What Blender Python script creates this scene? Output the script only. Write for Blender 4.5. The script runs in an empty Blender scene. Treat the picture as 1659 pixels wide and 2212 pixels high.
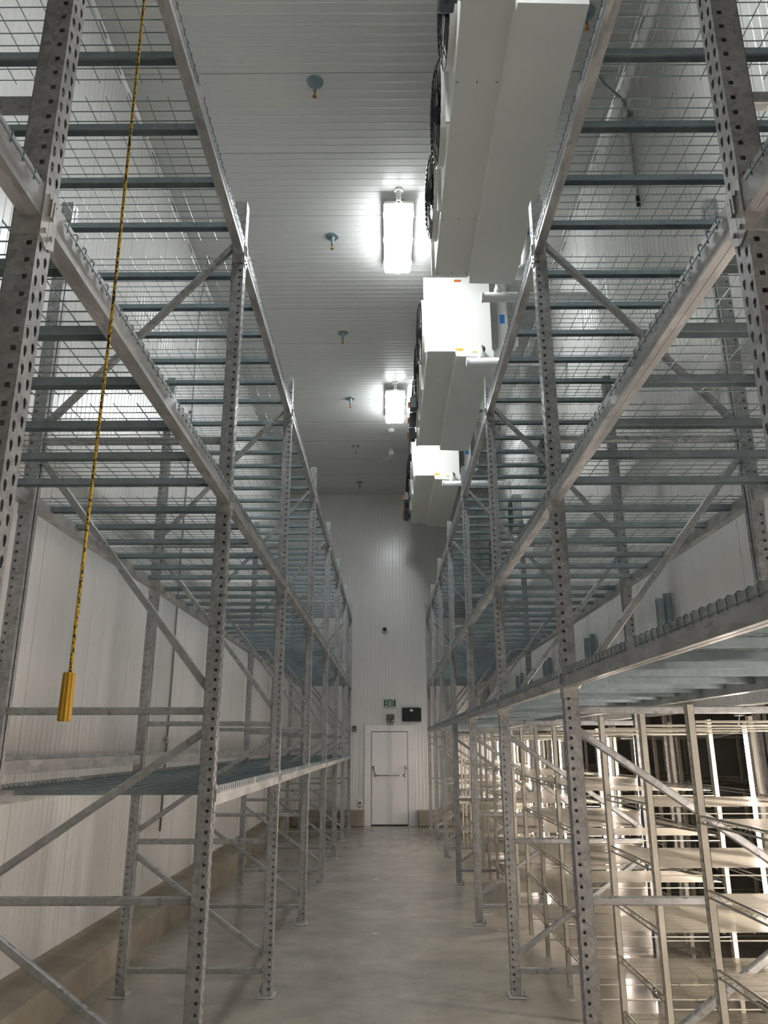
import bpy, math, random
from mathutils import Vector, Matrix
random.seed(7)
C = bpy.context.scene.collection
PI = math.pi

# ------------------------------------------------------------------ camera, world, exposure
FPX, PITCH, YAW, ROLL, CAMH = 1662.35, 0.2943, 0.0054, -0.0019, 1.85
cd = bpy.data.cameras.new('camera'); cam = bpy.data.objects.new('camera', cd); C.objects.link(cam)
cd.sensor_fit = 'VERTICAL'; cd.sensor_height = 36.0; cd.lens = FPX * 36.0 / 2212.0; cd.clip_start = 0.02
fw = Vector((-math.sin(YAW) * math.cos(PITCH), math.cos(YAW) * math.cos(PITCH), math.sin(PITCH)))
rt = Vector((math.cos(YAW), math.sin(YAW), 0)); up = rt.cross(fw)
rt2 = rt * math.cos(ROLL) + up * math.sin(ROLL); up2 = up * math.cos(ROLL) - rt * math.sin(ROLL)
m = Matrix((rt2, up2, -fw)).transposed().to_4x4(); m.translation = (0, 0, CAMH)
cam.matrix_world = m
sc = bpy.context.scene; sc.camera = cam
w = bpy.data.worlds.new('world'); sc.world = w; w.use_nodes = True
w.node_tree.nodes['Background'].inputs[0].default_value = (0.8, 0.9, 1.0, 1)
w.node_tree.nodes['Background'].inputs[1].default_value = 0.02
sc.view_settings.view_transform = 'Standard'; sc.view_settings.look = 'None'
sc.view_settings.gamma = 1.0; sc.view_settings.use_curve_mapping = False
sc.view_settings.exposure = 0.9
LAMP_POWER = 34.0      # ceiling fixture lens emission
TUBE_POWER = 58.0      # vertical grow tube emission

# ------------------------------------------------------------------ materials
def mat(name, col, rough=0.5, metal=0.0, emit=None, estr=0.0, spec=None):
    x = bpy.data.materials.new(name); x.use_nodes = True
    b = x.node_tree.nodes['Principled BSDF']
    b.inputs['Base Color'].default_value = (*col, 1); b.inputs['Roughness'].default_value = rough
    b.inputs['Metallic'].default_value = metal
    if spec is not None: b.inputs['Specular IOR Level'].default_value = spec
    if emit: b.inputs['Emission Color'].default_value = (*emit, 1); b.inputs['Emission Strength'].default_value = estr
    return x

def nodes(x): return x.node_tree.nodes, x.node_tree.links, x.node_tree.nodes['Principled BSDF']

def galv(name, c0, c1, rough=0.42, metal=0.75, scale=45.0, stretch=(1, 1, 1)):
    x = mat(name, c0, rough, metal); n, l, b = nodes(x)
    tc = n.new('ShaderNodeTexCoord'); mp = n.new('ShaderNodeMapping'); mp.inputs['Scale'].default_value = stretch
    oi = n.new('ShaderNodeObjectInfo'); ad = n.new('ShaderNodeVectorMath'); ad.operation = 'ADD'
    l.new(tc.outputs['Object'], ad.inputs[0]); l.new(oi.outputs['Location'], ad.inputs[1]); l.new(ad.outputs[0], mp.inputs[0])
    v = n.new('ShaderNodeTexVoronoi'); v.inputs['Scale'].default_value = scale
    wn = n.new('ShaderNodeTexNoise'); wn.inputs['Scale'].default_value = scale * 1.1; wn.inputs['Detail'].default_value = 3; l.new(mp.outputs[0], wn.inputs['Vector'])
    wm = n.new('ShaderNodeVectorMath'); wm.operation = 'MULTIPLY_ADD'; wm.inputs[1].default_value = (1.6 / scale,) * 3
    l.new(wn.outputs['Color'], wm.inputs[0]); l.new(mp.outputs[0], wm.inputs[2]); l.new(wm.outputs[0], v.inputs['Vector'])
    s = n.new('ShaderNodeSeparateColor'); l.new(v.outputs['Color'], s.inputs[0])
    z = n.new('ShaderNodeTexNoise'); z.inputs['Scale'].default_value = 9; z.inputs['Detail'].default_value = 6; z.inputs['Roughness'].default_value = .7
    l.new(mp.outputs[0], z.inputs['Vector'])
    a = n.new('ShaderNodeMath'); a.operation = 'MULTIPLY_ADD'; a.inputs[1].default_value = 0.38; l.new(s.outputs[0], a.inputs[0]); 
    q = n.new('ShaderNodeMath'); q.operation = 'MULTIPLY_ADD'; q.inputs[1].default_value = 1.1; q.inputs[2].default_value = -0.25
    l.new(z.outputs['Fac'], q.inputs[0]); l.new(q.outputs[0], a.inputs[2])
    r = n.new('ShaderNodeValToRGB'); r.color_ramp.elements[0].color = (*c0, 1); r.color_ramp.elements[1].color = (*c1, 1)
    r.color_ramp.elements[0].position = .05; r.color_ramp.elements[1].position = .95
    l.new(a.outputs[0], r.inputs[0]); l.new(r.outputs[0], b.inputs['Base Color'])
    rr = n.new('ShaderNodeMapRange'); rr.inputs[3].default_value = rough - .1; rr.inputs[4].default_value = rough + .14
    l.new(s.outputs[1], rr.inputs[0]); l.new(rr.outputs[0], b.inputs['Roughness'])
    return x

M = {}
M['post'] = galv('galvanized_post', (.20, .205, .205), (.52, .53, .53), .40, .45, 60)
M['beam'] = galv('galvanized_beam', (.22, .227, .225), (.55, .56, .56), .40, .45, 22, (1, .35, 1))
M['brace'] = galv('galvanized_brace', (.27, .28, .28), (.48, .495, .495), .36, .5, 40)
M['plate'] = galv('galvanized_plate', (.3, .3, .29), (.6, .6, .58), .4, .6, 40)
M['chan'] = galv('zinc_channel', (.21, .27, .29), (.34, .41, .43), .38, .35, 25)
M['wire'] = mat('zinc_wire', (.27, .34, .36), .33, .65)
M['bolt'] = mat('bolt_steel', (.35, .35, .34), .35, .9)
M['white'] = mat('white_painted_steel', (.72, .72, .68), .38)
M['evap'] = mat('white_enamel_cabinet', (.74, .74, .70), .33)
M['pvc'] = mat('white_pipe_wrap', (.75, .76, .76), .4)
M['black'] = mat('black_plastic', (.015, .015, .017), .4)
M['guard'] = mat('black_wire_guard', (.03, .03, .035), .3, .6)
M['grey'] = mat('grey_plastic', (.10, .115, .13), .45)
M['orange'] = mat('orange_paint', (.55, .14, .02), .5)
M['yellow'] = mat('yellow_sticker', (.75, .45, .05), .5)
M['blue'] = mat('blue_sticker', (.03, .2, .6), .5)
M['brass'] = mat('brass', (.45, .2, .06), .35, .9)
M['handle'] = mat('yellow_rubber', (.50, .29, .01), .5)
M['cream'] = galv('cream_enamel', (.50, .48, .40), (.62, .60, .52), .42, .0, 3)
M['shelfwire'] = mat('shelf_wire', (.30, .285, .24), .35, .5)
M['rod'] = mat('shelf_rod_steel', (.45, .43, .38), .28, .85)
M['lens'] = mat('lamp_lens', (1, 1, 1), .4, 0, (0.93, 0.97, 1.0), LAMP_POWER)
M['tube'] = mat('grow_tube', (1, 1, 1), .4, 0, (1.0, 0.85, 0.75), TUBE_POWER)
M['green'] = mat('exit_green', (.01, .075, .035), .5)
M['letter'] = mat('exit_letter', (.75, .8, .7), .5, 0)
M['frame'] = mat('sign_frame', (.6, .6, .52), .5)
M['bronze'] = mat('bronze_plastic', (.14, .13, .12), .45)
M['chrome'] = mat('brushed_chrome', (.55, .53, .5), .22, 1.0)
M['conduit'] = mat('steel_conduit', (.42, .43, .43), .28, .85)
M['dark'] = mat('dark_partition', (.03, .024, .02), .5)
M['paper'] = mat('white_paper', (.8, .8, .78), .6)
M['seam'] = mat('joint_dark', (.06, .06, .06), .7)

def painted(name, c, rough):
    x = mat(name, c, rough); n, l, b = nodes(x)
    tc = n.new('ShaderNodeTexCoord'); z = n.new('ShaderNodeTexNoise'); z.inputs['Scale'].default_value = 60; z.inputs['Detail'].default_value = 3
    l.new(tc.outputs['Object'], z.inputs['Vector'])
    bp = n.new('ShaderNodeBump'); bp.inputs['Strength'].default_value = .03; bp.inputs['Distance'].default_value = .003
    l.new(z.outputs['Fac'], bp.inputs['Height']); l.new(bp.outputs[0], b.inputs['Normal'])
    return x
M['wall'] = painted('insulated_panel_paint', (.69, .69, .665), .23)
M['ceil'] = painted('ceiling_panel_paint', (.60, .61, .59), .33)
M['door'] = painted('door_paint', (.78, .77, .76), .4)

def concrete(name, c0, c1, r0, r1, sc_=1.3, marks=False):
    x = mat(name, c0, r0); n, l, b = nodes(x)
    tc = n.new('ShaderNodeTexCoord')
    z = n.new('ShaderNodeTexNoise'); z.inputs['Scale'].default_value = sc_; z.inputs['Detail'].default_value = 12; z.inputs['Roughness'].default_value = .72
    l.new(tc.outputs['Object'], z.inputs['Vector'])
    r = n.new('ShaderNodeValToRGB'); r.color_ramp.elements[0].position = .3; r.color_ramp.elements[1].position = .72
    r.color_ramp.elements[0].color = (*c0, 1); r.color_ramp.elements[1].color = (*c1, 1); l.new(z.outputs['Fac'], r.inputs[0])
    out = r.outputs[0]
    if marks:
        z2 = n.new('ShaderNodeTexNoise'); z2.inputs['Scale'].default_value = 2.3; z2.inputs['Detail'].default_value = 4
        mp = n.new('ShaderNodeMapping'); mp.inputs['Location'].default_value = (3.1, 1.7, 0); mp.inputs['Scale'].default_value = (1.3, 2.2, 1)
        l.new(tc.outputs['Object'], mp.inputs[0]); l.new(mp.outputs[0], z2.inputs['Vector'])
        r2 = n.new('ShaderNodeValToRGB'); r2.color_ramp.elements[0].position = .715; r2.color_ramp.elements[1].position = .73
        l.new(z2.outputs['Fac'], r2.inputs[0])
        mx = n.new('ShaderNodeMix'); mx.data_type = 'RGBA'; mx.inputs[7].default_value = (.55, .53, .47, 1)
        l.new(r2.outputs[0], mx.inputs[0]); l.new(out, mx.inputs[6]); out = mx.outputs[2]
    l.new(out, b.inputs['Base Color'])
    z3 = n.new('ShaderNodeTexNoise'); z3.inputs['Scale'].default_value = 5; z3.inputs['Detail'].default_value = 9
    l.new(tc.outputs['Object'], z3.inputs['Vector'])
    mr = n.new('ShaderNodeMapRange'); mr.inputs[1].default_value = .3; mr.inputs[2].default_value = .7; mr.inputs[3].default_value = r0; mr.inputs[4].default_value = r1
    l.new(z3.outputs['Fac'], mr.inputs[0]); l.new(mr.outputs[0], b.inputs['Roughness'])
    return x
M['floor'] = concrete('sealed_concrete', (.225, .205, .17), (.40, .37, .315), .17, .26, 1.6, True)
M['curb'] = concrete('curb_concrete', (.20, .175, .13), (.34, .31, .245), .6, .85, 2.2)

def rope_mat():
    x = mat('braided_rope', (.7, .42, .02), .6); n, l, b = nodes(x)
    tc = n.new('ShaderNodeTexCoord'); v = n.new('ShaderNodeTexVoronoi'); v.inputs['Scale'].default_value = 210
    mp = n.new('ShaderNodeMapping'); mp.inputs['Scale'].default_value = (1.5, 1.5, .8)
    l.new(tc.outputs['Object'], mp.inputs[0]); l.new(mp.outputs[0], v.inputs['Vector'])
    s = n.new('ShaderNodeSeparateColor'); l.new(v.outputs['Color'], s.inputs[0])
    r = n.new('ShaderNodeValToRGB'); r.color_ramp.interpolation = 'CONSTANT'
    r.color_ramp.elements[0].color = (.02, .018, .015, 1); r.color_ramp.elements[1].color = (.58, .40, .03, 1); r.color_ramp.elements[1].position = .36
    l.new(s.outputs[0], r.inputs[0]); l.new(r.outputs[0], b.inputs['Base Color'])
    return x
M['rope'] = rope_mat()

# ------------------------------------------------------------------ mesh helpers
class MB:
    def __init__(s): s.v = []; s.f = []; s.mi = []; s.cur = 0
    def add(s, vs, fs):
        o = len(s.v); s.v += [tuple(p) for p in vs]
        for f in fs: s.f.append(tuple(i + o for i in f)); s.mi.append(s.cur)
    def box(s, x0, x1, y0, y1, z0, z1):
        s.add([(x, y, z) for x in (x0, x1) for y in (y0, y1) for z in (z0, z1)],
              [(0, 1, 3, 2), (4, 6, 7, 5), (0, 4, 5, 1), (2, 3, 7, 6), (0, 2, 6, 4), (1, 5, 7, 3)])
    def cbox(s, x0, x1, y0, y1, z0, z1, c=.01):      # box with chamfered vertical and horizontal edges
        pts = []
        for z, k in ((z0, c), (z0 + c, 0), (z1 - c, 0), (z1, c)):
            a, b_, d, e = x0 + k, x1 - k, y0 + k, y1 - k
            cc = c
            pts += [(a + cc, d, z), (b_ - cc, d, z), (b_, d + cc, z), (b_, e - cc, z), (b_ - cc, e, z), (a + cc, e, z), (a, e - cc, z), (a, d + cc, z)]
        fs = [tuple(range(7, -1, -1)), tuple(range(24, 32))]
        for r in range(3):
            for i in range(8):
                j = (i + 1) % 8; fs.append((r * 8 + i, r * 8 + j, r * 8 + 8 + j, r * 8 + 8 + i))
        s.add(pts, fs)
    def prism(s, prof, p0, p1, upv=(0, 0, 1), cap=True):
        p0, p1 = Vector(p0), Vector(p1); d = (p1 - p0).normalized(); u = Vector(upv)
        u = (u - d * u.dot(d)).normalized(); r = d.cross(u); n = len(prof)
        vs = [p + r * a + u * b for p in (p0, p1) for a, b in prof]
        fs = [(i, (i + 1) % n, n + (i + 1) % n, n + i) for i in range(n)]
        if cap: fs += [tuple(range(n - 1, -1, -1)), tuple(range(n, 2 * n))]
        s.add(vs, fs)
    def tube(s, p0, p1, r, n=8, upv=None, cap=True):
        d = Vector(p1) - Vector(p0)
        if upv is None: upv = (0, 0, 1) if abs(d.z) < .9 * d.length else (0, 1, 0)
        s.prism([(r * math.cos(2 * PI * i / n), r * math.sin(2 * PI * i / n)) for i in range(n)], p0, p1, upv, cap)
    def wire(s, pts, r, n=4):                        # bent wire, joined rings
        P = [Vector(p) for p in pts]; rings = []
        for i, p in enumerate(P):
            d = ((P[min(i + 1, len(P) - 1)] - P[max(i - 1, 0)])).normalized()
            a = Vector((0, 1, 0)) if abs(d.y) < .8 else Vector((1, 0, 0))
            u = (a - d * a.dot(d)).normalized(); v = d.cross(u)
            rings.append([p + (u * math.cos(2 * PI * (k + .5) / n) + v * math.sin(2 * PI * (k + .5) / n)) * r for k in range(n)])
        fs = []
        for i in range(len(P) - 1):
            for k in range(n): fs.append((i * n + k, i * n + (k + 1) % n, (i + 1) * n + (k + 1) % n, (i + 1) * n + k))
        fs.append(tuple(range(n - 1, -1, -1))); fs.append(tuple(range((len(P) - 1) * n, len(P) * n)))
        s.add([q for rg in rings for q in rg], fs)
    def lathe(s, prof, o, axis='z', n=20):           # prof (r, h) list
        o = Vector(o); vs = []
        for r, h in prof:
            for i in range(n):
                a = 2 * PI * i / n; c_, s_ = r * math.cos(a), r * math.sin(a)
                vs.append(o + (Vector((c_, s_, h)) if axis == 'z' else Vector((h, c_, s_)) if axis == 'x' else Vector((s_, h, c_))))
        fs = []
        for k in range(len(prof) - 1):
            for i in range(n): j = (i + 1) % n; fs.append((k * n + i, k * n + j, (k + 1) * n + j, (k + 1) * n + i))
        fs.append(tuple(range(n - 1, -1, -1))); fs.append(tuple(range((len(prof) - 1) * n, len(prof) * n)))
        s.add(vs, fs)
    def mesh(s, name, mats, smooth=False):
        me = bpy.data.meshes.new(name); me.from_pydata(s.v, [], s.f)
        if not isinstance(mats, (list, tuple)): mats = [mats]
        for q in mats: me.materials.append(q)
        if len(mats) > 1: me.polygons.foreach_set('material_index', s.mi)
        if smooth: me.polygons.foreach_set('use_smooth', [True] * len(s.f))
        me.update(); return me

def obj(name, me, parent=None, loc=(0, 0, 0), rz=0):
    o = bpy.data.objects.new(name, me); C.objects.link(o); o.location = loc; o.rotation_euler = (0, 0, rz)
    if parent is not None: o.parent = parent
    return o
def tag(o, label, cat, group=None):
    o['label'] = label; o['category'] = cat
    if group: o['group'] = group
    return o
def thing(name, label, cat, loc=(0, 0, 0), group=None):
    return tag(obj(name, None, None, loc), label, cat, group)
def struct(name, me, loc=(0, 0, 0)):
    o = obj(name, me, None, loc); o['kind'] = 'structure'; return o
ORD = ['first', 'second', 'third', 'fourth', 'fifth', 'sixth', 'seventh', 'eighth', 'ninth', 'tenth', 'eleventh', 'twelfth', 'thirteenth', 'fourteenth']

# ------------------------------------------------------------------ key dimensions (metres)
XL, XR, Y1, B, PW, ZT = 0.910, 0.936, 4.212, 2.5056, 0.076, 5.249
DEPTH = 1.21
ZLOWL, ZLOWR, ZMID, ZTOP, BH = 1.55, 2.145, 3.184, 4.84, 0.095
WL, WR, YB, YF, ZC = -2.70, 2.42, 19.93, -9.0, 8.385
def py(k): return Y1 + (k - 1) * B

# ------------------------------------------------------------------ room shell
def ribbed(y0, y1, a0, a1, place, seam0, pitch=.11, panel=1.10):
    """ribbed sheet: runs along t from y0 to y1, spans a0..a1; place(t, a, d) -> point, d = height out of the wall"""
    mb = MB(); ts = [(y0, 0)]
    k = math.floor((y0 - seam0) / pitch)
    while True:
        t = seam0 + k * pitch; k += 1
        if t > y1 - .04: break
        if t < y0 + .04: continue
        if abs(((t - seam0) / panel) - round((t - seam0) / panel)) < .02:
            ts += [(t - .006, 0), (t - .004, -.012), (t + .004, -.012), (t + .006, 0)]
        else:
            ts += [(t - .012, 0), (t - .006, .0032), (t + .006, .0032), (t + .012, 0)]
    ts.append((y1, 0))
    vs = []
    for t, d in ts: vs += [place(t, a0, d), place(t, a1, d)]
    fs = [(2 * i, 2 * i + 1, 2 * i + 3, 2 * i + 2) for i in range(len(ts) - 1)]
    mb.add(vs, fs); return mb
mb = MB(); mb.box(WL - .2, 4.5, YF - .2, YB + .2, -.15, 0)
struct('floor', mb.mesh('floor', M['floor']))
mb = MB()
for y in (5.9, 11.9, 17.9): mb.box(-2.3, 2.6, y - .003, y + .003, -.001, .0008)
mb.box(-.003 + .02, .023, 4.0, 5.9, -.001, .0008)
struct('floor_joint', mb.mesh('floor_joint', mat('joint_filler', (.17, .15, .12), .6)))
mb = ribbed(YF, YB, WL, WR, lambda t, a, d: (a, t, ZC - d), 6.184, panel=1.10); mb.box(WL - .15, WR + .15, YF - .15, YB + .15, ZC + .02, ZC + .15)
struct('ceiling', mb.mesh('ceiling', M['ceil']))
mb = ribbed(YF, YB, 0, ZC, lambda t, a, d: (WL + d, t, a), .35, .0917); mb.box(WL - .2, WL - .02, YF - .2, YB + .2, -.1, ZC + .1)
struct('wall_left', mb.mesh('wall_left', M['wall']))
ZH = 2.13
mb = ribbed(YF, YB, ZH, ZC, lambda t, a, d: (WR - d, t, a), .75, .0917); mb.box(WR + .02, WR + .14, YF - .2, YB + .2, ZH, ZC + .1)
mb.box(WR - .001, WR + .14, YF, YB, ZH - .02, ZH + .001)
struct('wall_right', mb.mesh('wall_right', M['wall']))
mb = ribbed(WL, 4.4, 0, ZC, lambda t, a, d: (t, YB - d, a), .21, .0917, 1.10); mb.box(WL - .2, 4.5, YB + .02, YB + .2, -.1, ZC + .1)
struct('wall_back', mb.mesh('wall_back', M['wall']))
mb = MB(); mb.box(WL - .2, 4.5, YF - .2, YF, -.1, ZC + .1)
struct('wall_front', mb.mesh('wall_front', M['wall']))
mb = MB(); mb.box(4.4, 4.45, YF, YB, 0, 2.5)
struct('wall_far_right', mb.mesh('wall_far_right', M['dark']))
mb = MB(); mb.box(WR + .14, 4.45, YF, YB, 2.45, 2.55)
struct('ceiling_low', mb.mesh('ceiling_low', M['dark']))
# cove trim between walls and ceiling
mb = MB()
for x, s in ((WL, 1), (WR, -1)):
    mb.add([(x + s * .004, YF, ZC - .04), (x + s * .03, YF, ZC - .004), (x + s * .004, YB, ZC - .04), (x + s * .03, YB, ZC - .004)], [(0, 1, 3, 2)])
mb.box(WL, WR, YB - .02, YB, ZC - .02, ZC)
mb.mi = [0] * len(mb.f); mb.cur = 1
for x, s in ((WL, 1), (WR, -1)):
    for i in range(46):
        y = .5 + i * .42
        mb.add([(x + s * .012, y, ZC - .034), (x + s * .018, y, ZC - .026), (x + s * .018, y + .2, ZC - .026), (x + s * .012, y + .2, ZC - .034)], [(0, 1, 2, 3)])
struct('trim_1', mb.mesh('trim_1', [M['ceil'], M['seam']]))
# concrete curbs
mb = MB()
ys = [-8.9, -3.9, -.3, 3.2, 6.69, 10.2, 13.7, 17.2, YB]
for a, b_ in zip(ys[:-1], ys[1:]):
    vs = []
    for y in (a + .004, b_ - .004):
        vs += [(-2.33, y, 0), (-2.33, y, .24), (-2.352, y, .262), (WL, y, .30), (WL, y, 0)]
    mb.add(vs, [(0, 1, 6, 5), (1, 2, 7, 6), (2, 3, 8, 7), (3, 4, 9, 8), (4, 3, 2, 1, 0), (5, 6, 7, 8, 9)])
struct('baseboard_left', mb.mesh('baseboard_left', M['curb']))
for nm, x0, x1 in (('baseboard_back', -2.33, -.60), ('baseboard_back_2', .70, 2.6)):
    mb = MB(); mb.cbox(x0, x1, YB - .36, YB, 0, .355, .02)
    struct(nm, mb.mesh(nm, M['curb']))

# exit door with frame, bar
dr = obj('door_1', None, None, (0, 0, 0)); dr['kind'] = 'structure'
mb = MB(); mb.box(-.418, .458, YB - .075, YB - .03, .03, 2.165)
obj('door_leaf', mb.mesh('door_leaf', M['door']), dr)
mb = MB()
mb.box(-.596, -.432, YB - .06, YB, 0, 2.325); mb.box(.472, .635, YB - .06, YB, 0, 2.325); mb.box(-.432, .472, YB - .06, YB, 2.18, 2.325)
fr = obj('door_frame', mb.mesh('door_frame', M['door']), dr)
mb = MB(); mb.box(-.432, .472, YB - .035, YB - .003, .0, 2.18); mb.box(-.42, .46, YB - .085, YB - .03, .005, .028)
obj('door_gasket', mb.mesh('door_gasket', M['black']), dr)
mb = MB()
for z in (.1, .6, 1.15, 1.75, 2.1):
    for x in (-.515, .555): mb.tube((x, YB - .066, z), (x, YB - .058, z), .012, 8)
for x in (-.28, 0, .3): mb.tube((x, YB - .066, 2.25), (x, YB - .058, 2.25), .012, 8)
obj('frame_screw', mb.mesh('frame_screw', M['bolt']), fr)
pb = obj('panic_bar', None, dr)
mb = MB(); mb.tube((-.33, YB - .17, 1.145), (.39, YB - .17, 1.145), .014, 10); obj('bar_tube', mb.mesh('bar_tube', M['chrome'], True), pb)
for x, dx in ((-.37, .05), (.42, -.04)):
    mb = MB(); mb.wire([(x, YB - .08, 1.33), (x, YB - .13, 1.30), (x + dx * .6, YB - .16, 1.2), (x + dx, YB - .17, 1.145)], .017, 8)
    mb.tube((x, YB - .1, 1.33), (x, YB - .07, 1.33), .035, 14); mb.tube((x + dx, YB - .19, 1.145), (x + dx, YB - .15, 1.145), .03, 12)
    obj('bar_arm', mb.mesh('bar_arm', M['chrome'], True), pb)

# ------------------------------------------------------------------ wall items around the door
t = thing('exit_sign', 'green exit sign with pale letters above the door', 'exit sign', (.03, YB - .03, 2.86))
mb = MB(); mb.cbox(-.163, .163, -.02, .03, -.1, .1, .008); obj('sign_frame', mb.mesh('sign_frame', M['frame']), t)
mb = MB(); mb.box(-.145, .145, -.024, -.02, -.08, .085); obj('sign_face', mb.mesh('sign_face', M['green']), t)
mb = MB()
def letter(x, strokes, h=.122, w_=.048, th=.016):
    for (a, b_, c, d) in strokes: mb.prism([(-th / 2, -.002), (th / 2, -.002), (th / 2, .002), (-th / 2, .002)], (x + a * w_, -.027, (b_ - .5) * h), (x + c * w_, -.027, (d - .5) * h), (0, -1, 0))
letter(-.10, [(0, -.03, 0, 1.03), (0, 1, 1, 1), (0, .5, .85, .5), (0, 0, 1, 0)])
letter(-.038, [(0, 0, 1, 1), (0, 1, 1, 0)])
letter(.03, [(.1, 0, .1, 1)])
letter(.058, [(.5, 0, .5, 1), (0, 1, 1, 1)])
obj('sign_letters', mb.mesh('sign_letters', M['letter']), t)
t = thing('emergency_light', 'bronze hooded emergency lamp mounted between exit sign and door', 'emergency light', (.045, YB - .06, 2.48))
mb = MB(); mb.cbox(-.1, .1, -.05, .06, -.02, .11, .02); mb.cbox(-.09, .09, -.06, .05, -.09, -.02, .02); obj('lamp_housing', mb.mesh('lamp_housing', M['bronze']), t)
for x in (-.04, .04):
    mb = MB(); mb.lathe([(.02, -.10), (.03, -.085), (.03, -.06)], (x, 0, -.05), 'y', 12); obj('lamp_head', mb.mesh('lamp_head', M['chrome'], True), t)
t = thing('control_panel', 'flat black panel with a white label right of the exit sign', 'panel', (.572, YB - .03, 2.585))
mb = MB(); mb.cbox(-.24, .24, -.03, .03, -.165, .165, .008); obj('panel_cover', mb.mesh('panel_cover', M['black']), t)
mb = MB(); mb.box(-.04, .035, -.033, -.03, .075, .125); obj('white_label', mb.mesh('white_label', M['paper']), t)
mb = MB()
for x in (-.22, 0, .22):
    for z in (-.15, .15): mb.tube((x, -.034, z), (x, -.029, z), .007, 8)
obj('cover_screw', mb.mesh('cover_screw', M['bolt']), t)
t = thing('security_camera', 'small dome camera with dark lens high above the exit sign', 'camera', (-.095, YB, 4.70))
mb = MB(); mb.lathe([(.085, 0), (.085, -.05), (.06, -.085), (.02, -.1)], (0, 0, 0), 'y', 20); obj('camera_body', mb.mesh('camera_body', M['white'], True), t)
mb = MB(); mb.lathe([(.055, -.07), (.05, -.1), (.03, -.12), (.005, -.13)], (0, 0, .005), 'y', 16); obj('camera_lens', mb.mesh('camera_lens', M['black'], True), t)
t = thing('door_keypad', 'small grey keypad box on the wall at left of the door frame', 'keypad', (-.855, YB - .03, 2.25))
mb = MB(); mb.cbox(-.065, .065, -.03, .03, -.07, .07, .008); obj('keypad_box', mb.mesh('keypad_box', M['conduit']), t)
mb = MB(); mb.box(-.045, .045, -.034, -.029, -.01, .055); obj('keypad_screen', mb.mesh('keypad_screen', M['grey']), t)
t = thing('power_outlet', 'white weatherproof outlet low on wall left of the door', 'outlet', (-.705, YB - .03, .515))
mb = MB(); mb.cbox(-.06, .06, -.03, .03, -.07, .07, .01); obj('outlet_box', mb.mesh('outlet_box', M['white']), t)
mb = MB(); mb.lathe([(.035, -.05), (.035, -.028)], (0, 0, 0), 'y', 14); mb.cur = 0; obj('outlet_socket', mb.mesh('outlet_socket', M['bronze'], False), t)

# ------------------------------------------------------------------ pallet rack: shared meshes
PITCH_ = .0508
def cell(mb, P, u0, u1, z0, z1, hole, th=.0025):
    """sheet cell with an 8-point hole; P(u, z, d) -> point, d = depth inwards"""
    um, zm = (u0 + u1) / 2, (z0 + z1) / 2
    outer = [(u0, z0), (um, z0), (u1, z0), (u1, zm), (u1, z1), (um, z1), (u0, z1), (u0, zm)]
    vs = [P(a, b_, 0) for a, b_ in outer] + [P(a, b_, 0) for a, b_ in hole] + [P(a, b_, th) for a, b_ in outer] + [P(a, b_, th) for a, b_ in hole]
    fs = []
    for i in range(8):
        j = (i + 1) % 8
        fs += [(i, j, 8 + j, 8 + i), (16 + i, 24 + i, 24 + j, 16 + j), (8 + i, 8 + j, 24 + j, 24 + i)]
    mb.add(vs, fs)
def strip(mb, P, u0, u1, z0, z1, th=.0025):
    mb.add([P(u0, z0, 0), P(u1, z0, 0), P(u1, z1, 0), P(u0, z1, 0), P(u0, z0, th), P(u1, z0, th), P(u1, z1, th), P(u0, z1, th)],
           [(0, 1, 2, 3), (7, 6, 5, 4), (0, 4, 5, 1), (2, 6, 7, 3)])
def make_post(h, name, material):
    mb = MB(); n = int((h - .05) / PITCH_)
    Pa = lambda u, z, d: (-d, u, z)                 # aisle face
    Ps0 = lambda u, z, d: (-u, d, z); Ps1 = lambda u, z, d: (-u, PW - d, z)
    for i in range(n):
        z0 = .03 + i * PITCH_; z1 = z0 + PITCH_
        for u0, off in ((0, 0), (PW / 2, PITCH_ / 2)):
            if i == n - 1 and off: 
                strip(mb, Pa, u0, u0 + PW / 2, z0 + off, z1 + off); continue
            c = u0 + PW / 4 + (.001 if u0 == 0 else -.001); zc = (z0 + z1) / 2 + off
            hole = [(c - .0035, zc - .014), (c, zc - .016), (c + .0035, zc - .014), (c + .0085, zc + .005), (c + .006, zc + .0135), (c, zc + .016), (c - .006, zc + .0135), (c - .0085, zc + .005)]
            cell(mb, Pa, u0, u0 + PW / 2, z0 + off, z1 + off, hole)
        for P in (Ps0, Ps1):
            c = .021; zc = (z0 + z1) / 2; q = .0074
            hole = [(c - q, zc - q), (c, zc - q), (c + q, zc - q), (c + q, zc), (c + q, zc + q), (c, zc + q), (c - q, zc + q), (c - q, zc)]
            cell(mb, P, 0, .042, z0, z1, hole)
    strip(mb, Pa, 0, PW / 2, 0, .03); strip(mb, Pa, PW / 2, PW, 0, .03 + PITCH_ / 2)
    zt = .03 + n * PITCH_
    strip(mb, Pa, 0, PW / 2, zt, h); strip(mb, Pa, PW / 2, PW, zt + PITCH_ / 2, h)
    for P in (Ps0, Ps1):
        strip(mb, P, 0, .042, 0, .03); strip(mb, P, 0, .042, zt, h); strip(mb, P, .042, PW, 0, h)
    for y0, y1 in ((0, .031), (PW - .031, PW)): mb.box(-PW, -PW + .0025, y0, y1, 0, h)
    return mb.mesh(name, material)
POST = make_post(ZT, 'post', M['post'])

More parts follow.
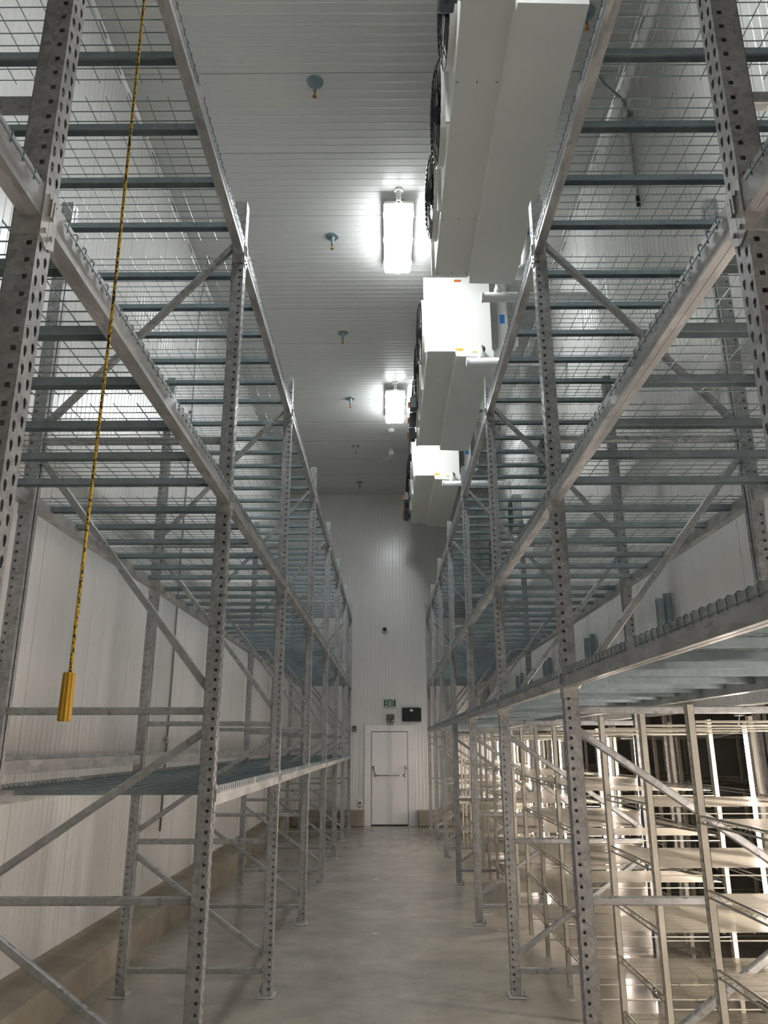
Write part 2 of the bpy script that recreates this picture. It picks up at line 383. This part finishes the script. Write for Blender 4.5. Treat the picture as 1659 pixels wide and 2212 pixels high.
def cprof(h, d, tk=.0025):                            # C section with rounded back corners, open towards +r side
    H, D, c = h / 2, d / 2, min(h, d) * .2
    return [(-D + c, -H), (D, -H), (D, -H + .009), (D - tk, -H + .009), (D - tk, -H + tk), (-D + tk, -H + tk),
            (-D + tk, H - tk), (D - tk, H - tk), (D - tk, H - .009), (D, H - .009), (D, H), (-D + c, H), (-D + c * .3, H - c * .3), (-D, H - c), (-D, -H + c), (-D + c * .3, -H + c * .3)]
mbp = MB(); mbp.cbox(-.105, .025, -.045, PW + .045, 0, .012, .003); BASE = mbp.mesh('base_plate', M['plate'])
mbp = MB(); mbp.tube((-.092, .10, .01), (-.092, .10, .05), .008, 8); mbp.tube((-.092, .10, .012), (-.092, .10, .024), .015, 6); BOLT = mbp.mesh('anchor_bolt', M['bolt'])
FRAME_IN0, FRAME_IN1 = PW, DEPTH - PW
HB = (.174, 1.104, 2.028, 3.585)
DB = ((1.0, .29), (1.19, 1.92), (3.48, 2.15), (3.69, 4.94))   # z at rear post, z at front post
def brace_mesh(name, za, zb, s):                      # s: +1 rack to the right (front x=0 -> rear +x)
    mb = MB(); p0 = Vector((s * (DEPTH - PW + .004), PW / 2, za)); p1 = Vector((s * (PW - .004), PW / 2, zb))
    mb.prism(cprof(.040, .032), p0, p1, (0, 0, 1)) if s > 0 else mb.prism([(-a, b_) for a, b_ in cprof(.040, .032)][::-1], p0, p1, (0, 0, 1))
    return mb.mesh(name, M['brace'])
BR = {}
for s in (1, -1):
    BR[s] = [('horizontal_brace', brace_mesh('horizontal_brace', z, z, s)) for z in HB] + [('diagonal_brace', brace_mesh('diagonal_brace', a, b_, s)) for a, b_ in DB]

def beam_mesh(s):
    L = B - PW; mb = MB()
    prof = [(0, 0), (.053, 0), (.053, BH - .022), (.024, BH - .022), (.020, BH), (0, BH)]
    vs = [(s * a, y, b_) for y in (0, L) for a, b_ in prof]; n = 6
    fs = [(i, (i + 1) % n, n + (i + 1) % n, n + i) for i in range(n)] + [tuple(range(n)), tuple(range(n, 2 * n))]
    mb.add(vs, fs)
    # rolled seam groove under the beam
    mb.box(min(s * .026, s * .030), max(s * .026, s * .030), 0, L, -.0012, 0)
    return mb.mesh('load_beam', M['beam'])
def endplate_mesh(s, end):                            # end 0: start of the beam, 1: far end
    L = B - PW; mb = MB(); y = 0 if end == 0 else L; d = -1 if end == 0 else 1
    ya, yb = sorted((y, y + d * .037))
    tl = -.055 if end == 0 else -.055
    mb.add([(-s * .0045, ya, tl - (.018 if end == 0 else 0)), (-s * .0045, yb, tl - (.018 if end == 1 else 0)), (-s * .0045, yb, BH + .012), (-s * .0045, ya, BH + .012),
            (0, ya, tl - (.018 if end == 0 else 0)), (0, yb, tl - (.018 if end == 1 else 0)), (0, yb, BH + .012), (0, ya, BH + .012)],
           [(0, 1, 2, 3), (4, 7, 6, 5), (0, 4, 5, 1), (1, 5, 6, 2), (2, 6, 7, 3), (3, 7, 4, 0)])
    ys_ = sorted((y, y - d * .004)); xs = sorted((-s * .0045, s * .072)); mb.box(xs[0], xs[1], ys_[0], ys_[1], tl, BH + .012)
    for z in (-.03, BH - .02):
        c = y + d * .019; mb.tube((-s * .0045, c, z), (-s * .011, c, z), .007, 8)
    mb.box(*sorted((-s * .0045, -s * .012)), *sorted((y + d * .026, y + d * .034)), .02, .075)
    return mb.mesh('end_plate', M['plate'])
BEAM = {s: beam_mesh(s) for s in (1, -1)}; ENDP = {(s, e_): endplate_mesh(s, e_) for s in (1, -1) for e_ in (0, 1)}

DW = 1.13
def deck_mesh(s):
    mb = MB(); r = .0026; zt = BH - .019
    n = int(DW / .0635); y0 = (DW - n * .0635) / 2
    for i in range(n + 1):                            # cross wires with the hooked ends over both beams
        y = y0 + i * .0635
        pts = [(-.004, .058), (-.006, .092), (0, BH + .004), (.018, BH + .003), (.03, zt + .003), (.06, zt + .001),
               (DEPTH - .06, zt + .001), (DEPTH - .03, zt + .003), (DEPTH - .018, BH + .003), (DEPTH, BH + .004), (DEPTH + .006, .092), (DEPTH + .004, .058)]
        mb.wire([(s * a, y, b_) for a, b_ in pts], r, 4)
    xs = [.07 + .1016 * i for i in range(11)]
    for x in xs + [-.0075, DEPTH + .0075]:            # long wires
        z = zt + .0045 if 0 < x < DEPTH else .066
        mb.wire([(s * x, 0, z), (s * x, DW, z)], r, 4)
    return mb.mesh('wire_mesh', M['wire'])
def chan_mesh(s):
    mb = MB(); h, w_ = .034, .048; z1 = BH - .021
    a, b_ = sorted((s * .028, s * (DEPTH - .028)))
    mb.box(a, b_, -w_ / 2, w_ / 2, z1 - .002, z1)
    mb.box(a, b_, -w_ / 2, -w_ / 2 + .002, z1 - h, z1); mb.box(a, b_, w_ / 2 - .002, w_ / 2, z1 - h, z1)
    return mb.mesh('support_channel', M['chan'])
DECK = {s: deck_mesh(s) for s in (1, -1)}; CHAN = {s: chan_mesh(s) for s in (1, -1)}

SIDE = {-1: ('plain-wall', XL), 1: ('lit-shelf', XR)}
GRP = {-1: 'the rack along the plain left wall', 1: 'the rack over the lit shelving'}
def frame(s, k):
    x = s * SIDE[s][1]; nth = ORD[7 - k]
    t = thing('upright_frame', f'galvanized perforated upright frame, {nth} from the exit door wall, {SIDE[s][0]} rack', 'rack upright', (x, py(k), 0), 'upright frames of ' + GRP[s])
    for rear in (0, 1):
        xo = s * DEPTH * rear
        out = -s if not rear else s                   # direction the perforated face looks
        if out > 0: p = obj('post', POST, t, (xo, 0, 0)); bp = obj('base_plate', BASE, t, (xo, 0, 0)); bo = obj('anchor_bolt', BOLT, bp)
        else: p = obj('post', POST, t, (xo, PW, 0), PI); bp = obj('base_plate', BASE, t, (xo, PW, 0), PI); bo = obj('anchor_bolt', BOLT, bp)
    for nm, me in BR[s]: obj(nm, me, t)
LV = {'lowest': {-1: ZLOWL, 1: ZLOWR}, 'middle': {-1: ZMID, 1: ZMID}, 'top': {-1: ZTOP, 1: ZTOP}}
def beam(s, k, lv, rear, z=None, what=None):
    x = s * (SIDE[s][1] + (DEPTH if rear else 0)); ss = s if not rear else -s
    z = LV[lv][s] if z is None else z
    lab = what or f"galvanized load beam, {lv} level, {'wall' if rear else 'aisle'} side, bay {ORD[6 - k]} from door, {SIDE[s][0]} rack"
    t = thing('load_beam', lab, 'rack beam', (x, py(k) + PW, z), f"load beams of {GRP[s]}")
    obj('beam_tube', BEAM[ss], t)
    for e_ in (0, 1): obj('end_plate', ENDP[(ss, e_)], t)
def decks(s, k, lv, halves=(0, 1)):
    for hlf in halves:
        y = py(k) + PW + .045 + hlf * (DW + .08)
        t = thing('wire_deck', f"wire deck, {lv} level, {SIDE[s][0]} rack, bay {ORD[6 - k]} from door, {'door-side' if hlf else 'far'} half", 'rack deck',
                  (s * SIDE[s][1], y, LV[lv][s]), f"wire decks of {GRP[s]}")
        obj('wire_mesh', DECK[s], t)
        for c in (.19, .58, .97): obj('support_channel', CHAN[s], t, (0, c, 0))
for s in (-1, 1):
    for k in range(0, 8): frame(s, k)
    for k in range(-1, 7):
        for lv in ('lowest', 'middle', 'top'):
            if k == -1 and lv != 'middle': continue
            if lv == 'lowest' and s == -1 and k == 0: continue
            beam(s, k, lv, 0)
            if k >= 0 or lv == 'middle': beam(s, k, lv, 1)
            decks(s, k, lv, (0, 1) if k >= 0 else (1,))
for k in range(1, 7):
    beam(-1, k, 'lowest', 1, 1.70, f'raised backstop rail behind lowest deck, bay {ORD[6 - k]} from door, plain-wall rack')

# channel stubs standing behind the lit-shelf rack
mb = MB()
mb.prism(cprof(.06, .05, .004), (0, 0, 0), (0, 0, .85), (1, 0, 0)); STUB1 = mb.mesh('stub_channel', M['chan'])
mb = MB()
mb.prism(cprof(.06, .05, .004), (0, 0, 0), (0, 0, .80), (1, 0, 0)); STUB2 = mb.mesh('stub_channel_short', M['chan'])
for i in range(5):
    t = thing('steel_stub_post', f'pair of short steel channel stubs at the right wall, {ORD[i]} pair from the camera end', 'steel stub', (2.29, 6.45 + i * 2.5, ZH + .1), 'channel stubs on the right wall')
    obj('tall_channel', STUB1, t, (.08, .03, 0)); obj('short_channel', STUB2, t)
mb = MB(); mb.box(2.24, WR - .002, 6.3, 16.7, ZH + .06, ZH + .098)
struct('trim_2', mb.mesh('trim_2', M['brace']))

# ------------------------------------------------------------------ cream wire shelving units with vertical tubes
SX0, SX1, SZ = 1.45, 2.46, (1.52, 1.207, .889, .570, .268)
def shelf_mesh(wd, skip=None):
    mb = MB(); D = SX1 - SX0
    n = int(wd / .0235)
    for i in range(n + 1):
        y = .01 + (wd - .02) * i / n
        if skip is not None and skip - .006 < y < skip + PW + .006: continue
        mb.wire([(0, y, 0), (D, y, 0)], .0025, 4)
    for x in (.17, .34, .5, .78, .9): mb.wire([(x, 0, -.005), (x, wd, -.005)], .003, 4)
    return mb.mesh('wire_shelf', M['shelfwire'])
def rods_mesh(wd):
    mb = MB(); x = 0
    mb.tube((x, 0, .012), (x, wd, .012), .0055, 6); mb.tube((x, 0, -.02), (x, wd, -.02), .0055, 6)
    m_ = int(wd / .13); pts = []
    for j in range(m_): pts += [(x, wd * j / m_, -.018), (x, wd * (j + .5) / m_, .010)]
    mb.wire(pts + [(x, wd, -.018)], .0014, 4)
    return mb.mesh('edge_rod', M['rod'])
mb = MB(); pw, pd, ph = .042, .034, 2.035
def slotpost():
    mb = MB(); mb.box(-pd / 2, pd / 2, -pw / 2, -pw / 2 + .002, 0, ph); mb.box(-pd / 2, pd / 2, pw / 2 - .002, pw / 2, 0, ph)
    for x in (-pd / 2, pd / 2 - .002):
        mb.box(x, x + .002, -pw / 2, -.013, 0, ph); mb.box(x, x + .002, .013, pw / 2, 0, ph); mb.box(x, x + .002, -.004, .004, 0, ph)
        z = 0
        while z < ph - .01:
            mb.box(x, x + .002, -.013, .013, z, z + .012); z += .0405
    mb.box(-pd / 2 - .004, pd / 2 + .004, -pw / 2 - .004, pw / 2 + .004, 0, .01)
    return mb.mesh('post', M['cream'])
SPOST = slotpost()
mb = MB(); mb.tube((0, 0, 1.955), (SX1 - SX0, 0, 1.955), .007, 6); mb.tube((0, 0, 1.925), (SX1 - SX0, 0, 1.925), .005, 6); mb.tube((0, 0, .14), (SX1 - SX0, 0, .14), .006, 6)
for z in SZ: mb.tube((0, 0, z - .036), (SX1 - SX0, 0, z - .036), .0035, 5)
TIE = mb.mesh('cross_tie', M['cream'])
NOTCH = {}
SW = .872; SHELF = shelf_mesh(SW - .03); RODS = rods_mesh(SW - .02)
def shelf_unit(y0, nb, x0, lab, grp, levels=SZ):
    t = thing('wire_shelving_unit', lab, 'shelving unit', (x0, y0, 0), grp)
    for b_ in range(nb + 1):
        for x in (0, SX1 - SX0): obj('post', SPOST, t, (x, b_ * SW, 0))
        obj('cross_tie', TIE, t, (0, b_ * SW, 0))
    for b_ in range(nb):
        for z in levels:
            ya = y0 + b_ * SW + .015; me = SHELF
            if x0 == SX0:
                for k in range(8):
                    if ya - .05 < py(k) < ya + SW - .06: me = NOTCH.setdefault((round(ya, 2)), None) or shelf_mesh(SW - .03, py(k) - ya); NOTCH[round(ya, 2)] = me
            q = obj('wire_shelf', me, t, (0, b_ * SW + .015, z))
            for ex in (0, SX1 - SX0): obj('edge_rod', RODS, q, (ex, -.005, 0))
units = [(2.10, 2), (4.58, 1), (6.16, 3), (9.49, 3), (12.82, 3), (16.15, 3)]
for i, (y, nb) in enumerate(units):
    shelf_unit(y, nb, SX0, f'cream slotted-post wire shelving unit, front row, {ORD[len(units) - 1 - i]} from the back wall', 'front row of shelving units')
units2 = [(2.9, 3), (6.3, 3), (9.7, 3), (13.1, 3), (16.4, 3)]
for i, (y, nb) in enumerate(units2):
    shelf_unit(y, nb, 3.2, f'cream wire shelving unit, rear row behind glowing tubes, {ORD[len(units2) - 1 - i]} from the back wall', 'rear row of shelving units', (1.45, .75))
# perforated grey posts of the rack in the next chamber
SPERF = make_post(2.4, 'perforated_post', M['plate'])
for i in range(8):
    o = obj('perforated_post', SPERF, None, (2.86, 4.1 + i * 2.02, 0), PI / 2)
    tag(o, f'grey perforated post between the shelving rows, {ORD[7 - i]} from the back wall', 'post', 'perforated posts between shelving rows')
TX = 2.56
tubes = [-.3, .9, 2.0, 3.2, 4.4, 5.75, 8.35, 9.38, 12.03, 13.7, 14.8, 16.4, 18.85]
mb = MB(); mb.tube((0, 0, 0), (0, 0, 1.62), .017, 12); TUBE = mb.mesh('glow_tube', M['tube'], True)
mb = MB(); mb.box(.024, .05, -.045, .045, -.02, 1.64); mb.box(-.004, .05, -.047, -.043, -.02, 1.64); mb.box(-.004, .05, .043, .047, -.02, 1.64); mb.tube((0, 0, -.03), (0, 0, 0), .02, 10); mb.tube((0, 0, 1.62), (0, 0, 1.65), .02, 10); TB = mb.mesh('tube_backing', M['white'])  # wide backing and side lips added to block tube light towards the rear row
mb = MB(); mb.wire([(0.03, 0, -.03), (.03, 0, -.32)], .012, 6); TF = mb.mesh('tube_foot', M['white'])
for i, y in enumerate(tubes):
    t = thing('light_tube', f'glowing vertical lamp tube behind cream shelving, {ORD[12 - i]} from the back wall', 'lamp tube', (TX, y, .345), 'vertical lamp tubes behind the shelving')
    obj('glow_tube', TUBE, t); obj('tube_backing', TB, t); obj('tube_foot', TF, t)
# junction boxes and cable under the right wall edge
for i, y in enumerate((5.72, 7.8, 11.2)):
    t = thing('junction_box', f'small black junction box with drooping cable under right wall edge, {ORD[2 - i]} from the door', 'junction box', (2.515, y, ZH - .02), 'junction boxes under the right wall edge')
    mb = MB(); mb.cbox(-.03, .03, -.035, .035, -.065, 0, .006); obj('box_body', mb.mesh('box_body', M['black']), t)
    mb = MB(); mb.wire([(0, 0, -.06), (0, .04, -.12), (0, .16, -.18), (0, .4, -.2), (0, .9, -.19)], .007, 6); obj('cable', mb.mesh('cable', M['black']), t)

# ------------------------------------------------------------------ ceiling fixtures
def light_fixture(y, lab):
    t = thing('ceiling_light', lab, 'ceiling light', (.145, y, 8.17), 'ceiling light fixtures')
    mb = MB(); mb.cbox(-.187, .187, 0, 1.39, .05, .12, .02); obj('housing', mb.mesh('housing', M['white']), t)
    mb = MB(); mb.cbox(-.178, .178, .012, 1.378, 0, .052, .018); obj('diffuser', mb.mesh('diffuser', M['lens']), t)
    for yy in (-.05, 1.44):
        mb = MB(); mb.tube((0, yy, .06), (0, yy, ZC - 8.17), .028, 10); mb.lathe([(.06, ZC - 8.19), (.06, ZC - 8.17)], (0, yy, 0), 'z', 14); mb.box(-.03, .03, min(yy, 0) , max(yy + .03, yy), .06, .09)
        obj('hanger', mb.mesh('hanger', M['white']), t)
    for sx in (-.187, .187):
        for yy in (.2, .7, 1.2):
            mb = MB(); mb.box(sx - .008, sx + .008, yy - .02, yy + .02, .03, .09); obj('clip', mb.mesh('clip', M['white']), t)
light_fixture(7.97, 'long bright ceiling light beside the largest cooler, larger of two visible')
light_fixture(13.22, 'bright ceiling light nearer the exit door, smaller of two visible')
light_fixture(2.72, 'ceiling light straight above the camera end of aisle')
for i in range(7):
    y = 18.885 - i * 2.519
    if y < 5: break
    t = thing('sprinkler_head', f'ceiling sprinkler with round steel plate, left line, {ORD[i]} from the back wall', 'sprinkler', (-.735, y, ZC), 'sprinkler heads left of the lights')
    mb = MB(); mb.lathe([(.088, 0), (.085, -.01), (.03, -.016), (.02, -.09), (.016, -.12)], (0, 0, 0), 'z', 22); obj('escutcheon', mb.mesh('escutcheon', M['wire']), t)
    mb = MB(); mb.lathe([(.012, -.12), (.014, -.15), (.006, -.16), (.006, -.185), (.022, -.188), (.022, -.194)], (0, 0, 0), 'z', 12); obj('nozzle', mb.mesh('nozzle', M['brass']), t)
for i, y in enumerate((14.46, 8.79, 5.53)):
    t = thing('sprinkler_head', f'ceiling sprinkler right of the coolers, {ORD[i]} from the back wall', 'sprinkler', (1.86, y, ZC), 'sprinkler heads right of the coolers')
    mb = MB(); mb.lathe([(.088, 0), (.085, -.01), (.03, -.016), (.02, -.09), (.016, -.12)], (0, 0, 0), 'z', 22); obj('escutcheon', mb.mesh('escutcheon', M['wire']), t)
    mb = MB(); mb.lathe([(.012, -.12), (.014, -.15), (.006, -.16), (.006, -.185), (.022, -.188), (.022, -.194)], (0, 0, 0), 'z', 12); obj('nozzle', mb.mesh('nozzle', M['brass']), t)
t = thing('pronged_sensor', 'small white ceiling sensor with thin prongs beyond the lights', 'sensor', (.08, 16.6, ZC))
mb = MB(); mb.cbox(-.06, .06, -.06, .06, -.14, -.05, .01); mb.tube((0, 0, -.06), (0, 0, 0), .05, 12); obj('sensor_body', mb.mesh('sensor_body', M['white']), t)
for a in range(6):
    an = a * PI / 3 + .3; mb = MB()
    mb.wire([(.04 * math.cos(an), .04 * math.sin(an), -.13), (.05 * math.cos(an), .05 * math.sin(an), -.19), (.19 * math.cos(an), .19 * math.sin(an), -.21)], .006, 5); obj('prong', mb.mesh('prong', M['white']), t)
t = thing('ceiling_conduit_outlet', 'round white ceiling outlet between second light and pronged sensor', 'ceiling outlet', (.08, 15.4, ZC))
mb = MB(); mb.lathe([(.075, 0), (.08, -.02), (.07, -.05), (.03, -.07)], (0, 0, 0), 'z', 18); obj('outlet_dome', mb.mesh('outlet_dome', M['white'], True), t)

# ------------------------------------------------------------------ evaporator coolers
EX0, EXM, EX1, EZ0, EZ1, EL = .545, .925, 1.435, 7.0, 8.17, 3.45
def cooler(y0, lab, idx):
    t = thing('evaporator_cooler', lab, 'evaporator cooler', (0, y0, 0), 'white evaporator coolers under the ceiling')
    mb = MB(); mb.cbox(EX0, EX1, 0, EL, EZ0, EZ1, .006); obj('cabinet', mb.mesh('cabinet', M['evap']), t)
    mb = MB()
    vs = []
    for y in (-.01, EL + .03): vs += [(EXM, y, EZ0 + .0), (EXM + .015, y, EZ0 - .075), (EX1 + .015, y, EZ0 - .095), (EX1 + .015, y, EZ0 + .02)]
    mb.add(vs, [(0, 1, 5, 4), (1, 2, 6, 5), (2, 3, 7, 6), (3, 0, 4, 7), (3, 2, 1, 0), (4, 5, 6, 7)])
    obj('drain_pan', mb.mesh('drain_pan', M['evap']), t)
    for yy in (.0, 1.15, 2.3, 3.43):
        mb = MB(); mb.box(EX0 - .035, EX0, yy, yy + .025, EZ0 - .01, EZ1)
        obj('fan_panel_flange', mb.mesh('fan_panel_flange', M['evap']), t)
    for k in range(3):
        yc, zc, R = .585 + k * 1.145, 7.62, .47
        f = obj('fan', None, t, (EX0, yc, zc))
        mb = MB(); mb.lathe([(R, 0), (R, -.06), (R - .02, -.06), (R - .02, 0)], (0, 0, 0), 'x', 32); obj('fan_collar', mb.mesh('fan_collar', M['evap'], False), f)
        mb = MB()
        for j in range(9):
            rr = R - .0 - j * .052; xx = -.06 - .06 * (1 - (rr / R) ** 2) ** .5
            for a in range(28):
                a0, a1 = 2 * PI * a / 28, 2 * PI * (a + 1) / 28
                mb.tube((xx, rr * math.cos(a0), rr * math.sin(a0)), (xx, rr * math.cos(a1), rr * math.sin(a1)), .0035, 4, (1, 0, 0), False)
        for a in range(8):
            an = a * PI / 4 + .2; mb.wire([(-.06, R * math.cos(an), R * math.sin(an)), (-.105, R * .7 * math.cos(an), R * .7 * math.sin(an)), (-.12, R * .15 * math.cos(an), R * .15 * math.sin(an))], .005, 5)
        obj('wire_guard', mb.mesh('wire_guard', M['guard']), f)
        mb = MB(); mb.lathe([(.08, .0), (.09, -.06), (.05, -.10)], (0, 0, 0), 'x', 16)
        for a in range(5):
            an = a * 2 * PI / 5; ca, sa = math.cos(an), math.sin(an)
            P = lambda r, o, x: (x, r * ca - o * sa, r * sa + o * ca)
            mb.add([P(.08, -.05, -.01), P(.08, .05, -.05), P(.43, .12, -.05), P(.43, -.12, -.015), P(.08, -.05, -.006), P(.08, .05, -.046), P(.43, .12, -.046), P(.43, -.12, -.011)],
                   [(0, 1, 2, 3), (7, 6, 5, 4), (0, 4, 5, 1), (1, 5, 6, 2), (2, 6, 7, 3), (3, 7, 4, 0)])
        obj('fan_blades', mb.mesh('fan_blades', M['black']), f)
    nsw = 1 if idx == 0 else 3
    for k in range(nsw):
        yy = .02 if idx == 0 else EL - .15 - k * .42; zz = 7.06 if idx == 0 else 7.14 + .1 * k
        mb = MB(); mb.cbox(-.17, -.05, -.1, .1, -.09, .11, .012); mb.cbox(-.05, -.03, -.05, .05, -.05, .05, .004)
        mb.tube((-.1, 0, -.09), (-.1, 0, -.13), .02, 8)
        q = obj('isolator_switch', mb.mesh('isolator_switch', M['grey']), t, (EX0, yy, zz))
        mb = MB(); mb.box(-.20, -.17, -.012, .012, -.05, .05); mb.tube((-.2, 0, 0), (-.17, 0, 0), .02, 8); obj('switch_knob', mb.mesh('switch_knob', M['orange']), q)
    mb = MB()
    for yy in (.4, 1.6, 2.8):
        for x in (EX0 + .02, EX1 - .06): mb.box(x, x + .04, yy, yy + .05, EZ1, ZC + .003)
    obj('hanger_bracket', mb.mesh('hanger_bracket', M['evap']), t)
    mb = MB()
    for yy in (.9, 2.1): mb.box(EX1, EX1 + .035, yy, yy + .16, EZ0 - .06, EZ0 + .13); mb.box(EX1 + .03, EX1 + .04, yy, yy + .16, EZ0 - .06, EZ0 + .2)
    obj('side_bracket', mb.mesh('side_bracket', M['evap']), t)
    for x, z, c in (((EX0 + EX1) / 2 + .0, EZ1 - .06, 'orange'), (EXM + .06, EZ0 + .03, 'yellow')):
        mb = MB(); mb.box(x - .05, x + .05, -.003, -.0005, z - .018, z + .018); obj('sticker', mb.mesh('sticker', M[c]), t)
    mb = MB(); mb.box(EXM + .24, EXM + .30, -.014, -.0105, EZ0 - .022, EZ0 - .004); obj('pan_sticker', mb.mesh('pan_sticker', M['yellow']), t)
    mb = MB(); mb.box(EXM - .04, EXM + .06, -.003, -.0005, EZ1 - .14, EZ1 - .085); obj('data_plate', mb.mesh('data_plate', M['paper']), t)
    mb = MB()
    for yy in (.75, 2.45, EL - .06):
        for x in (EX0 + .03, (EX0 + EXM) / 2, EXM - .03): mb.lathe([(.009, -.004), (.009, 0)], (x, yy, EZ0), 'z', 8)
    obj('panel_screw', mb.mesh('panel_screw', M['bolt']), t)
cooler(4.22, 'largest white evaporator cooler overhead, closest to the camera', 0)
cooler(9.44, 'middle white evaporator cooler of the ceiling row', 1)
cooler(14.50, 'white evaporator cooler closest to the exit door', 2)
# insulated pipes at the cooler ends, running to the right wall
def pipe_run(y, z, xa, name_lab, drop=True, big=.058):
    t = thing('insulated_pipe', name_lab, 'pipe', (0, y, z), 'white insulated pipes beside the coolers')
    mb = MB(); mb.tube((xa, 0, 0), (WR + .0, 0, 0), big, 18); obj('pipe_run', mb.mesh('pipe_run', M['pvc'], True), t)
    mb = MB(); mb.lathe([(big + .004, 0), (big + .004, .03)], (xa - .004, 0, 0), 'x', 18); obj('pipe_cap', mb.mesh('pipe_cap', M['pvc']), t)
    if drop:
        mb = MB(); mb.wire([(xa + .2, 0, .0), (xa + .2, 0, .1), (xa + .2, -.06, .16), (xa + .2, -.2 if y < 9 else .12, .18)], big * .9, 12); obj('pipe_elbow', mb.mesh('pipe_elbow', M['pvc'], True), t)
pipe_run(7.86, 6.84, 1.10, 'white insulated pipe crossing past end of the largest cooler')
pipe_run(9.36, 6.80, 1.07, 'white insulated pipe crossing under the middle cooler end')
pipe_run(14.40, 6.80, 1.08, 'white insulated pipe crossing under the cooler closest to the door')
for i, (y, lab) in enumerate(((7.76, 'thick white refrigerant pipes leaving the largest cooler'), (9.75, 'thick white refrigerant pipes beside the middle cooler'), (14.9, 'thick white refrigerant pipes beside the cooler closest to the door'))):
    t = thing('refrigerant_piping', lab, 'pipe', (0, y, 0), 'refrigerant pipes behind the coolers')
    y2 = 0
    mb = MB(); mb.wire([(EX1 + .0, y2 + .05, 7.12), (EX1 + .10, y2 + .05, 7.12), (EX1 + .2, y2 + .05, 7.2), (EX1 + .22, y2 + .05, 7.35), (EX1 + .22, y2 + .05, ZC)], .075, 14); obj('thick_pipe', mb.mesh('thick_pipe', M['pvc'], True), t)
    mb = MB(); mb.wire([(EX1, y2 + .28, 7.28), (EX1 + .12, y2 + .28, 7.28), (EX1 + .16, y2 + .28, 7.34), (EX1 + .3, y2 + .28, 7.36), (EX1 + .4, y2 + .28, 7.36), (EX1 + .44, y2 + .28, 7.42), (EX1 + .44, y2 + .28, ZC)], .035, 12); obj('thin_pipe', mb.mesh('thin_pipe', M['pvc'], True), t)
    mb = MB(); mb.box(EX1 + .17, EX1 + .24, y2 - .028, y2 - .022, 7.6, 7.74); obj('blue_marker', mb.mesh('blue_marker', M['blue']), t)
# grilled boxes high on the right wall
for i, y in enumerate((10.6, 13.6, 16.4)):
    t = thing('wall_grille_box', f'grey louvred box high on the right wall, {ORD[2 - i]} from the door wall', 'wall box', (WR, y, 5.9), 'louvred boxes on the right wall')
    mb = MB(); mb.cbox(-.16, 0, -.28, .28, -.32, .32, .01); obj('box_shell', mb.mesh('box_shell', M['conduit']), t)
    mb = MB()
    for j in range(9): mb.box(-.175, -.16, -.24, .24, -.27 + j * .062, -.24 + j * .062)
    obj('louvre', mb.mesh('louvre', M['black']), t)

# ------------------------------------------------------------------ conduits, rope
t = thing('wall_conduit', 'thin steel conduit rising up the plain left wall', 'conduit', (WL + .035, 9.62, 0))
mb = MB(); mb.wire([(0, 0, .9), (0, 0, 7.9), (.02, 0, 8.05), (.07, -.12, 8.18), (.14, -.3, 8.3), (.17, -.38, ZC)], .014, 10); obj('conduit_pipe', mb.mesh('conduit_pipe', M['conduit'], True), t)
for z in (1.55, 3.9, 6.2, 7.8):
    mb = MB(); mb.box(-.033, .018, -.035, .035, z - .01, z + .01); mb.tube((0, 0, z - .03), (0, 0, z + .03), .019, 10); obj('conduit_clamp', mb.mesh('conduit_clamp', M['conduit']), t)
mb = MB(); mb.box(-.033, .018, -.04, .04, 1.905, 1.925); mb.tube((0, 0, 1.88), (0, 0, 1.95), .021, 10); obj('conduit_coupling', mb.mesh('conduit_coupling', M['conduit']), t)
t = thing('wall_conduit', 'bent steel conduit high on the right wall seen through mesh', 'conduit', (WR - .035, 6.15, 0))
mb = MB(); mb.wire([(0, 0, 6.8), (0, 0, 7.85), (-.02, .02, 8.0), (-.10, .08, 8.18), (-.16, .1, 8.28), (-.2, .1, ZC)], .016, 10); obj('conduit_pipe', mb.mesh('conduit_pipe', M['conduit'], True), t)
for z in (7.0, 7.8):
    mb = MB(); mb.box(-.018, .033, -.04, .04, z - .012, z + .012); obj('conduit_clamp', mb.mesh('conduit_clamp', M['conduit']), t)
mb = MB(); mb.tube((0, 0, 6.74), (0, 0, 6.84), .02, 10); obj('conduit_end', mb.mesh('conduit_end', M['black']), t)

t = thing('pull_rope', 'yellow and black pull rope hanging with ribbed yellow handle', 'pull rope', (-.776, 1.9, 0))
mb = MB(); mb.wire([(-.012, .0, ZC), (-.012, 0, 6.0), (-.008, 0, 4.2), (.004, 0, 3.0), (.002, 0, 2.02)], .0044, 8); obj('rope', mb.mesh('rope', M['rope'], True), t)
mb = MB(); n = 40; prof = []
vs = []
for z, k in ((1.906, .84), (1.909, 1.0), (2.0, .93), (2.018, .9), (2.021, .72)):
    for i in range(n): r = (.0165 if i % 4 < 2 else .0148) * k; a = 2 * PI * i / n; vs.append((r * math.cos(a), r * math.sin(a), z))
fs = [(q * n + i, q * n + (i + 1) % n, (q + 1) * n + (i + 1) % n, (q + 1) * n + i) for q in range(4) for i in range(n)] + [tuple(range(n - 1, -1, -1)), tuple(range(4 * n, 5 * n))]
mb.add(vs, fs); obj('handle', mb.mesh('handle', M['handle']), t)
